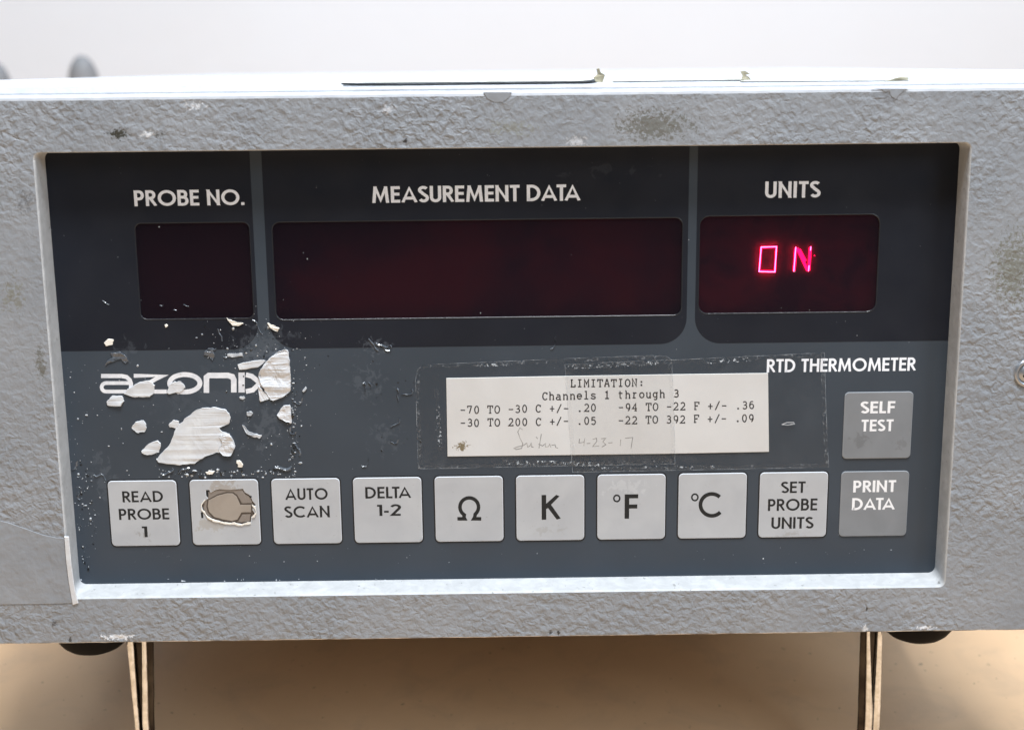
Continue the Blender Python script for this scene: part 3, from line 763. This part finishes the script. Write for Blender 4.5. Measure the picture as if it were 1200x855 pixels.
# ------------------------------------------------------------------ buttons
U0, VR, PITCH, BW = -85.233, -33.251, 19.05, 15.97
def button(i, row, dim=False, torn=False):
    cu, cv = U0 + i * PITCH, VR + row * PITCH
    h = BW / 2
    lp = ccw(rrect(cu - h, cv - h, cu + h, cv + h, 1.0, 4))
    # dark moat round the key, printed on the overlay
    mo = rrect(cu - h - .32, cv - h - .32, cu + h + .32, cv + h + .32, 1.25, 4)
    b = None
    loops = [lp]
    if torn: loops.append(HOLE)
    rim = 'button_dim_rim' if dim else 'button_rim'
    b = prism('button', loops, -0.26, 0.0, ['button_dim' if dim else 'button', rim], root, bevel=0.15, fm_side=1,
              label='light grey key torn open in the middle' if torn else ('mid grey key' if dim else None))
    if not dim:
        prism('button_outline', [mo, inset(lp, -.01)], -0.02, 0.0, 'groove_and_gap_shade', b)
    return b
def z4(X, Y): return at(215 + X / 9.5, 555 + Y / 9.5, -0.2)
HOLE = [z4(*p) for p in ((250, 185), (285, 180), (300, 215), (345, 185), (400, 172), (480, 178), (560, 176), (660, 168), (680, 205), (745, 245), (765, 300), (805, 348), (772, 365), (765, 400), (805, 462),
                         (755, 480), (748, 548), (700, 548), (660, 562), (600, 550), (540, 545), (490, 548), (440, 540), (390, 520), (340, 512), (300, 490), (262, 468), (238, 430), (216, 400), (205, 350), (235, 305), (275, 275), (255, 240))]
WB = -0.26
def keytext(b, lines, mat='black_print', weight=.165):
    for (s, x0, yt, x1, yb) in lines:
        caption('key_lettering', s, x0, yt, x1, yb, WB, mat, b, weight=weight, gap=.095)
b0 = button(0, 0); keytext(b0, [('READ', 143.3, 575, 191, 588), ('PROBE', 139.3, 595.5, 198.3, 608.5), ('1', 166.5, 616, 172.3, 629)])
b1 = button(1, 0, torn=True)
b2 = button(2, 0); keytext(b2, [('AUTO', 334.3, 571.7, 384, 585.3), ('SCAN', 333.7, 592.5, 386.3, 606)])
b3 = button(3, 0); keytext(b3, [('DELTA', 428, 570, 481.5, 583.5), ('1-2', 442, 590.5, 469.5, 604)])
b4 = button(4, 0)
b5 = button(5, 0); keytext(b5, [('K', 634.7, 579.5, 655.7, 608.5)], weight=.17)
b6 = button(6, 0); keytext(b6, [('F', 732, 578.8, 747.8, 607.3)], weight=.165)
b7 = button(7, 0)
b8 = button(8, 0); keytext(b8, [('SET', 915.7, 563.9, 944, 577.3), ('PROBE', 900, 584, 957.8, 598), ('UNITS', 904, 605.5, 953, 619)])
b9 = button(9, 0, dim=True); keytext(b9, [('PRINT', 1000, 562.5, 1050, 576.3), ('DATA', 998.5, 583, 1048.5, 597)], 'dim_ink', .18)
b10 = button(9, 1, dim=True); keytext(b10, [('SELF', 1009, 470, 1049, 484), ('TEST', 1009.5, 491.3, 1047, 505)], 'dim_ink', .18)
def glyph(b, name, strokes, hw):
    V, F = [], []
    for i, s in enumerate(strokes): ribbon(s, hw, V, F, lambda x, y, w: L(*at(x, y, w), w), WB - .006 - .003 * i)
    return make(name, V, F, 'black_print', b)
# omega: open ring with two feet
glyph(b4, 'key_lettering', [[(536, 607.5), (544.5, 607.5), (543.6, 605.8)] + [(549.9 - 10.9 * sin(radians(a)), 593.8 + 10.8 * cos(radians(a))) for a in range(32, 332, 12)] + [(556.3, 605.8), (555.3, 607.5), (564, 607.5)]], 2.1)
glyph(b6, 'key_lettering', [[(722.8 + 3.5 * cos(radians(a)), 583.6 + 3.7 * sin(radians(a))) for a in range(0, 361, 20)]], .95)
glyph(b7, 'key_lettering', [[(814.3 + 3.6 * cos(radians(a)), 582.4 + 3.8 * sin(radians(a))) for a in range(0, 361, 20)]], .95)
glyph(b7, 'key_lettering', [[(834.2 + 13.3 * cos(radians(a)), 591.2 + 12.8 * sin(radians(a))) for a in range(42, 319, 8)]], 2.2)
# what shows through the torn key
prism('contact_well', [[z4(*p) for p in ((190, 160), (830, 160), (830, 570), (190, 570))]], -0.06, 0.0, 'contact_line', b1)
def zpoly(ps): return [z4(*p) for p in ps]
prism('contact_surface', [zpoly(((235, 215), (390, 180), (650, 178), (690, 230), (745, 260), (770, 350), (762, 400), (740, 470), (735, 535), (540, 535), (340, 500), (250, 450), (222, 380)))], -0.09, -.05, 'contact', b1)
prism('contact_gap', [zpoly(((262, 290), (380, 226), (480, 200), (552, 202), (605, 240), (645, 325), (762, 325), (762, 445), (655, 450), (610, 525), (540, 545), (440, 525), (330, 495), (268, 430), (254, 360)))], -0.11, -.05, 'contact_line', b1)
prism('contact_dome', [zpoly(((278, 295), (380, 242), (480, 217), (545, 217), (590, 252), (632, 345), (752, 345), (752, 428), (645, 430), (600, 508), (540, 525), (440, 508), (340, 478), (284, 420), (270, 360)))], -0.17, -.06, 'copper', b1, bevel=.05)
for ps in (((610, 205), (660, 205), (705, 290), (700, 328), (655, 328), (600, 240)), ((650, 462), (695, 455), (690, 500), (650, 540), (618, 535))):
    prism('contact_pad', [zpoly(ps)], -0.14, -.05, 'contact', b1, bevel=.03)
for pp in (((205, 330), (200, 390), (240, 430), (262, 472), (300, 496), (345, 518), (400, 530), (450, 545), (500, 550), (560, 550), (600, 556), (650, 568), (700, 552), (750, 545)), ((765, 345), (800, 375), (812, 430), (790, 462), (765, 480)), ((205, 385), (198, 340), (240, 290))):
    V, F = [], []
    for i, (x, y) in enumerate(pp):
        pass
    out = []
    for i in range(len(pp) - 1):
        for t in (0, .33, .66): out.append((pp[i][0] + (pp[i + 1][0] - pp[i][0]) * t, pp[i][1] + (pp[i + 1][1] - pp[i][1]) * t))
    out.append(pp[-1])
    up = [(x + 5 * noise.noise(Vector((x * .07, y * .07, 0))), y - 10 + 9 * noise.noise(Vector((x * .05, 3, y * .05)))) for x, y in out]
    dn_ = [(x, y + 10 + 14 * noise.noise(Vector((x * .06, 8, y * .06)))) for x, y in out]
    prism('torn_fringe', [[z4(*q) for q in up + dn_[::-1]]], -0.46, -.28, 'torn', b1, bevel=.06, wobble=.15)
V, F = [], []
for p in (((262, 180), (268, 250)), ((205, 425), (212, 490)), ((745, 245), (752, 262))):   # remnants of the key's lettering
    ribbon(p, 12, V, F, lambda x, y, w: L(*z4(x, y), w), WB - .01)
make('key_lettering', V, F, 'black_print', b1)

# ------------------------------------------------------------------ paper label with typing, and the clear tape
pl = [at(x, y, -.1) for x, y in ((523, 443), (650, 440.7), (780, 438.6), (900, 437), (901, 529), (780, 531.3), (650, 533), (524.5, 534.5))]
label = prism('paper_label', [pl], -0.20, 0.0, ['paper', 'paper_edge'], root, bevel=.06, fm_side=1)
def typed(s, x0, y0, x1, y1, cap):
    """typewriter line: left end of baseline (x0,y0) to right end (x1,y1), pixels"""
    V, F = [], []; g = mono(); n = len(s); pitch = 1.0 / n; k = 0
    for i, ch in enumerate(s):
        cw = .80 if ch not in '.:' else .6
        jx, jy = random.uniform(-.02, .02), random.uniform(-.25, .25)
        for st in g[ch]:
            fn = lambda x, y, w: L(*at(x0 + (x1 - x0) * (i + .12 + jx + x * .76) * pitch, y0 + (y1 - y0) * i * pitch - y * cap + jy, w), w)
            V0 = len(V)
            # draw in pixel space so the stroke keeps its weight
            pp = [(x0 + (x1 - x0) * (i + .10 + jx + x * .80) * pitch, y0 + (y1 - y0) * i * pitch - y * cap + jy) for x, y in st]
            ribbon(pp, .74 if s[0] in 'LC' else .68, V, F, lambda x, y, w: L(*at(x, y, w), w), -0.207 - .003 * (k % 4)); k += 1
    return make('typed_line', V, F, 'type', label)
typed('LIMITATION:', 667.3, 453.3, 755.5, 452.2, 8.2)
typed('Channels 1 through 3', 634.5, 468.4, 796.5, 465.0, 8.4)
typed('-70 TO -30 C +/- .20   -94 TO -22 F +/- .36', 538.3, 484.3, 885, 478.6, 8.4)
typed('-30 TO 200 C +/- .05   -22 TO 392 F +/- .09', 538.5, 499.6, 884.5, 493.6, 8.4)
def hz(X, Y): return (500 + X / 2.857, 420 + Y / 2.857)
V, F = [], []
for i, s in enumerate((((322, 238), (312, 232), (305, 245), (312, 265), (322, 285), (318, 300), (300, 304), (292, 300), (305, 295), (325, 290), (335, 282)), ((335, 282), (338, 296), (346, 292), (350, 282), (352, 296), (358, 296)),
                       ((366, 262), (372, 268)), ((384, 252), (376, 300)), ((374, 286), (388, 292), (398, 284), (398, 296), (408, 294), (412, 286), (416, 297)), ((418, 290), (430, 288), (432, 297), (440, 300)),
                       ((512, 268), (510, 282), (526, 280), (530, 266), (526, 292)), ((536, 284), (548, 283)), ((556, 270), (568, 266), (570, 276), (556, 294), (578, 292)), ((584, 268), (600, 266), (590, 278), (600, 288), (586, 296)),
                       ((608, 282), (622, 281)), ((650, 270), (648, 292)), ((664, 266), (690, 264), (684, 302)))):
    ribbon([hz(*p) for p in s], .42, V, F, lambda x, y, w: L(*at(x, y, w), w), -0.208 - .003 * (i % 4))
make('handwriting', V, F, 'pencil', label)

def tape(pts_, w, th=.05):
    p = [at(x, y, w) for x, y in pts_]
    t = prism('clear_tape', [p], w - th, w, 'tape', root)
    q = ccw(p); a = inset(q, .05); b = inset(q, .9)
    n = len(q); V = [L(x, y, w - th - .012) for x, y in a] + [L(x, y, w - th - .012) for x, y in b]
    # frosty rim where the tape has lifted
    make('lifted_tape_edge', V, [(i, (i + 1) % n, n + (i + 1) % n, n + i) for i in range(n)], 'tape_edge', t)
    V, F = [], []
    out = [(x, y) for x, y in q] + [q[0]]
    ribbon(out, .05, V, F, lambda x, y, ww: L(x, y, ww), w - th - .03)
    make('tape_rim', V, F, 'tape_rim', t)
    return t
tape(((487, 445), (489, 433), (497, 427), (560, 424.5), (660, 420), (765, 416.2), (780, 417), (787, 421), (790, 480), (791, 543), (640, 546), (490, 549)), -0.24)
tape(((662, 427), (720, 424), (800, 421), (885, 417), (966, 413), (968, 480), (971, 547), (820, 550), (671, 553), (666, 490)), -0.33)

V, F = [], []
for k, (p, hw) in enumerate(((((588, 541), (640, 542), (702, 544)), 2.6), (((664, 430), (700, 429), (772, 425)), 2.2), (((511, 455), (513, 480), (516, 528)), 2.4), (((828, 424), (880, 421)), 2.4), (((560, 428), (600, 427)), 1.5), (((705, 548), (840, 546)), 1.3))):
    ribbon(p, hw, V, F, lambda x, y, w: L(*at(x, y, w), w), -.40 - .01 * k)
make('trapped_bubbles', V, F, 'bubbles', root, kind='stuff')
# ------------------------------------------------------------------ peeled residue, glue and dust on the overlay
res = [
 (((1040, 240), (1070, 228), (1098, 228), (1104, 280), (1108, 330), (1112, 390), (1112, 450), (1070, 485), (1015, 505), (1000, 490), (975, 455), (950, 410), (935, 370), (950, 330), (990, 280)), 'residue_crumple', .42, .34),
 (((935, 420), (965, 455), (1002, 492), (975, 503), (942, 512)), 'residue_crumple', .22, .2),
 (((822, 308), (900, 290), (970, 282), (975, 292), (930, 325), (835, 342)), 'residue', .18, .1),
 (((640, 540), (700, 540), (760, 550), (788, 590), (780, 625), (740, 645), (722, 655), (745, 672), (775, 680), (800, 715), (812, 755), (785, 805), (750, 800), (720, 780), (640, 810), (600, 840), (520, 852), (400, 840), (385, 822), (400, 800), (450, 750), (475, 700), (485, 660), (530, 610), (590, 560)), 'residue', .30, .12),
 (((722, 690), (775, 682), (800, 715), (811, 755), (784, 804), (750, 799), (722, 772), (742, 730)), 'residue_crumple', .62, .4),
 (((210, 468), (230, 440), (290, 405), (340, 392), (375, 415), (375, 460), (345, 485), (260, 485)), 'residue', .26, .1),
 (((440, 465), (455, 420), (480, 400), (520, 400), (543, 430), (520, 455), (450, 468)), 'residue', .24, .1),
 (((115, 505), (150, 475), (205, 478), (210, 510), (190, 535), (120, 530)), 'residue', .28, .2),
 (((250, 650), (275, 615), (315, 608), (333, 635), (325, 670), (280, 678)), 'residue', .28, .2),
 (((303, 775), (340, 735), (395, 718), (410, 745), (395, 785), (340, 797), (308, 790)), 'residue', .28, .15),
 (((450, 635), (475, 608), (505, 612), (510, 635), (490, 652), (460, 650)), 'residue', .22, .1),
 (((1035, 580), (1070, 530), (1110, 525), (1118, 628), (1085, 615), (1050, 600)), 'residue_crumple', .3, .3),
 (((762, 55), (800, 75), (860, 85), (830, 100), (795, 98)), 'torn', .35, .3),
 (((985, 80), (1010, 95), (1050, 110), (1040, 130), (1020, 125), (995, 105)), 'torn', .4, .3),
 (((100, 190), (125, 170), (155, 172), (150, 200), (115, 210)), 'torn', .25, .1),
 (((428, 96), (440, 90), (452, 96), (444, 107), (430, 106)), 'torn', .2, .1),
 (((815, 828), (835, 822), (856, 850), (850, 866), (828, 862)), 'torn', .25, .1),
 (((650, 892), (670, 880), (700, 884), (690, 900), (660, 904)), 'torn', .25, .1),
 (((870, 565), (895, 560), (908, 572), (898, 588), (878, 586)), 'speck', .2, .1),
 (((848, 632), (862, 640), (880, 668), (915, 682), (955, 690), (945, 706), (905, 700), (870, 682)), 'speck', .22, .2),
 (((135, 248), (185, 240), (222, 262), (236, 292), (215, 300), (190, 278), (130, 300), (105, 318), (118, 290), (150, 270)), 'clear_glue', .22, .2),
 (((1172, 452), (1195, 425), (1200, 440), (1180, 460)), 'speck', .25, .1),
 (((645, 236), (690, 228), (702, 262), (690, 290), (668, 262), (640, 258)), 'clear_glue', .22, .2),
 (((770, 250), (850, 246), (852, 262), (800, 270), (768, 264)), 'speck', .18, .1),
 (((832, 482), (858, 478), (868, 488), (850, 500), (834, 494)), 'speck', .2, .1),
]
for k, (p, mt, hgt, wb_) in enumerate(res):
    q = []
    n = len(p)
    for i in range(n):                                                   # round off the corners a little
        a, b = p[i], p[(i + 1) % n]; [q.append((a[0] * (1 - f) + b[0] * f, a[1] * (1 - f) + b[1] * f)) for f in ((.1, .36, .64, .9) if (abs(a[0] - b[0]) + abs(a[1] - b[1])) > 26 else (.15, .85))]
    q = [(x + 5.5 * noise.noise(Vector((x * .11, y * .11, k))), y + 5.5 * noise.noise(Vector((x * .11, y * .11, k + 40)))) for x, y in q]
    prism('film_residue', [[at(*zz(*s), 0) for s in q]], -0.06 - hgt * .75, 0.0, mt, root, bevel=min(.10, hgt * .5), wobble=wb_ * 1.6)

R2 = random.Random(11)
def crumbs(name, mat, spots, parent=root):
    V, F = [], []
    for (x, y, r) in spots:
        u, v = at(x, y, 0); r = r / 5.2 * R2.choice((.5, .6, .7, .8, 1, 1.3, 2.0))
        n = 5; b = len(V); ph = random.uniform(0, 6); ex = random.uniform(.6, 1.5)
        for k in range(n):
            a = ph + 2 * pi * k / n; rr = r * random.uniform(.7, 1.2); V.append(L(u + rr * ex * cos(a), v + rr * sin(a) / ex, -0.02))
        V.append(L(u + r * .2, v + r * .2, -0.05 - r * random.uniform(.4, .9)))
        for k in range(n): F.append((b + k, b + (k + 1) % n, b + n))
    return make(name, V, F, mat, parent, kind='stuff')
R = random.Random(3)
def g(c, s): return R.gauss(c, s)
sp = []
for _ in range(38): t = R.random(); sp.append((97 + 10 * t + g(0, 5), 560 + 95 * t * R.random() + g(0, 8), R.uniform(.4, 1.0)))
for _ in range(60): sp.append((g(86, 3) + 0.02 * 0, 0, 0)) if False else None
for _ in range(45): t = R.random(); y = 430 + 240 * t; sp.append((72 + (y - 410) * .088 + abs(g(7, 7)), y, R.uniform(.3, .85)))
for _ in range(90): sp.append((g(300, 38), g(405, 20), R.uniform(.3, 1.0)))
for _ in range(80): sp.append((g(300, 35), g(500, 40), R.uniform(.3, .9)))
for _ in range(70): sp.append((344 + g(0, 3.5), R.uniform(430, 560), R.uniform(.4, 1.1)))
for _ in range(80): sp.append((R.uniform(185, 345), 554 + g(0, 3), R.uniform(.4, 1.3)))
for _ in range(60): sp.append((R.uniform(95, 240), g(500, 45), R.uniform(.3, .8)))
for _ in range(40): sp.append((R.uniform(70, 1100), R.uniform(640, 660), R.uniform(.2, .55)))
for _ in range(70): sp.append((R.uniform(60, 1110), R.uniform(185, 660), R.uniform(.2, .5)))
for _ in range(40): sp.append((R.uniform(95, 700), 681 - (R.random() * 3) , R.uniform(.4, .9)))
sp = [s for s in sp if s[2] > 0 and not (124 < s[0] < 1070 and 560 < s[1] < 640) and not (522 < s[0] < 902 and 436 < s[1] < 536)]
crumbs('pale_crumbs', 'speck', sp)
dk = [(R.uniform(440, 500), R.uniform(440, 530), R.uniform(.3, .9)) for _ in range(30)]
dk += [(344 + g(0, 3), R.uniform(440, 560), R.uniform(.6, 1.6)) for _ in range(26)]
dk += [(R.uniform(180, 345), 553 + g(0, 3), R.uniform(.6, 1.6)) for _ in range(50)]
dk += [(g(300, 40), g(420, 25), R.uniform(.5, 1.3)) for _ in range(50)]
dk += [(93 + g(6, 6), R.uniform(540, 668), R.uniform(.5, 1.2)) for _ in range(30)]
crumbs('dark_crumbs', 'dark_glue', [s for s in dk if not (124 < s[0] < 1070 and 560 < s[1] < 640)])
# glue worms and ridges
V, F = [], []
def worm(x, y, ln, hw, ang):
    p = []; a = ang
    for i in range(7):
        p.append((x, y)); a += R.gauss(0, .6); x += cos(a) * ln / 6; y += sin(a) * ln / 6
    b = len(V)
    for i, q in enumerate(p):
        for (k, dw) in ((-1, 0), (0, -.22), (1, 0)):
            xx = q[0] - sin(ang) * hw * k; yy = q[1] + cos(ang) * hw * k; u, v = at(xx, yy, 0); V.append(L(u, v, -.01 + dw * hw * .8))
    for i in range(6):
        for k in range(2): F.append((b + i * 3 + k, b + i * 3 + k + 1, b + i * 3 + k + 4, b + i * 3 + k + 3))
for (x, y, ln, hw, a) in ((432, 397, 18, 1.3, .2), (440, 402, 16, 1.6, .7), (450, 408, 16, 1.2, .4), (425, 449, 14, 1.6, .3), (434, 455, 10, 1.2, 0), (465, 455, 16, 1.4, .6), (471, 462, 18, 1.1, 1.2), (468, 490, 16, 1, 1.8),
                          (466, 515, 12, 1, 1.5), (424, 546, 16, 1, -.1), (645, 409, 18, 1, .0), (90, 540, 16, 1.2, 1.5), (95, 575, 14, 1.1, 1.2), (110, 556, 20, 1, .2), (190, 556, 16, 1.5, 0), (210, 553, 14, 1.5, .2), (322, 548, 20, 2, -.1),
                          (340, 500, 16, 1.4, 1.7), (345, 520, 16, 1.4, 1.5), (343, 470, 18, 1, 1.6), (296, 375, 20, 1, .2), (255, 385, 16, .9, 1.3), (240, 412, 16, 1, .1), (262, 418, 12, 1, .4), (120, 352, 10, .8, .4), (187, 358, 5, .5, -.2), (215, 357, 7, .5, .1), (203, 363, 4, .5, .6)):
    worm(x, y, ln, hw, a)
make('glue_ridges', V, F, 'clear_glue', root, kind='stuff')
# torn ring scratch right of the label
V, F = [], []; ribbon([(917, 497), (922, 494.8), (930, 494.6), (931, 496.5), (923, 497.8), (916, 497)], .45, V, F, lambda x, y, w: L(*at(x, y, w), w), -.4)
make('scratch', V, F, 'speck', root)
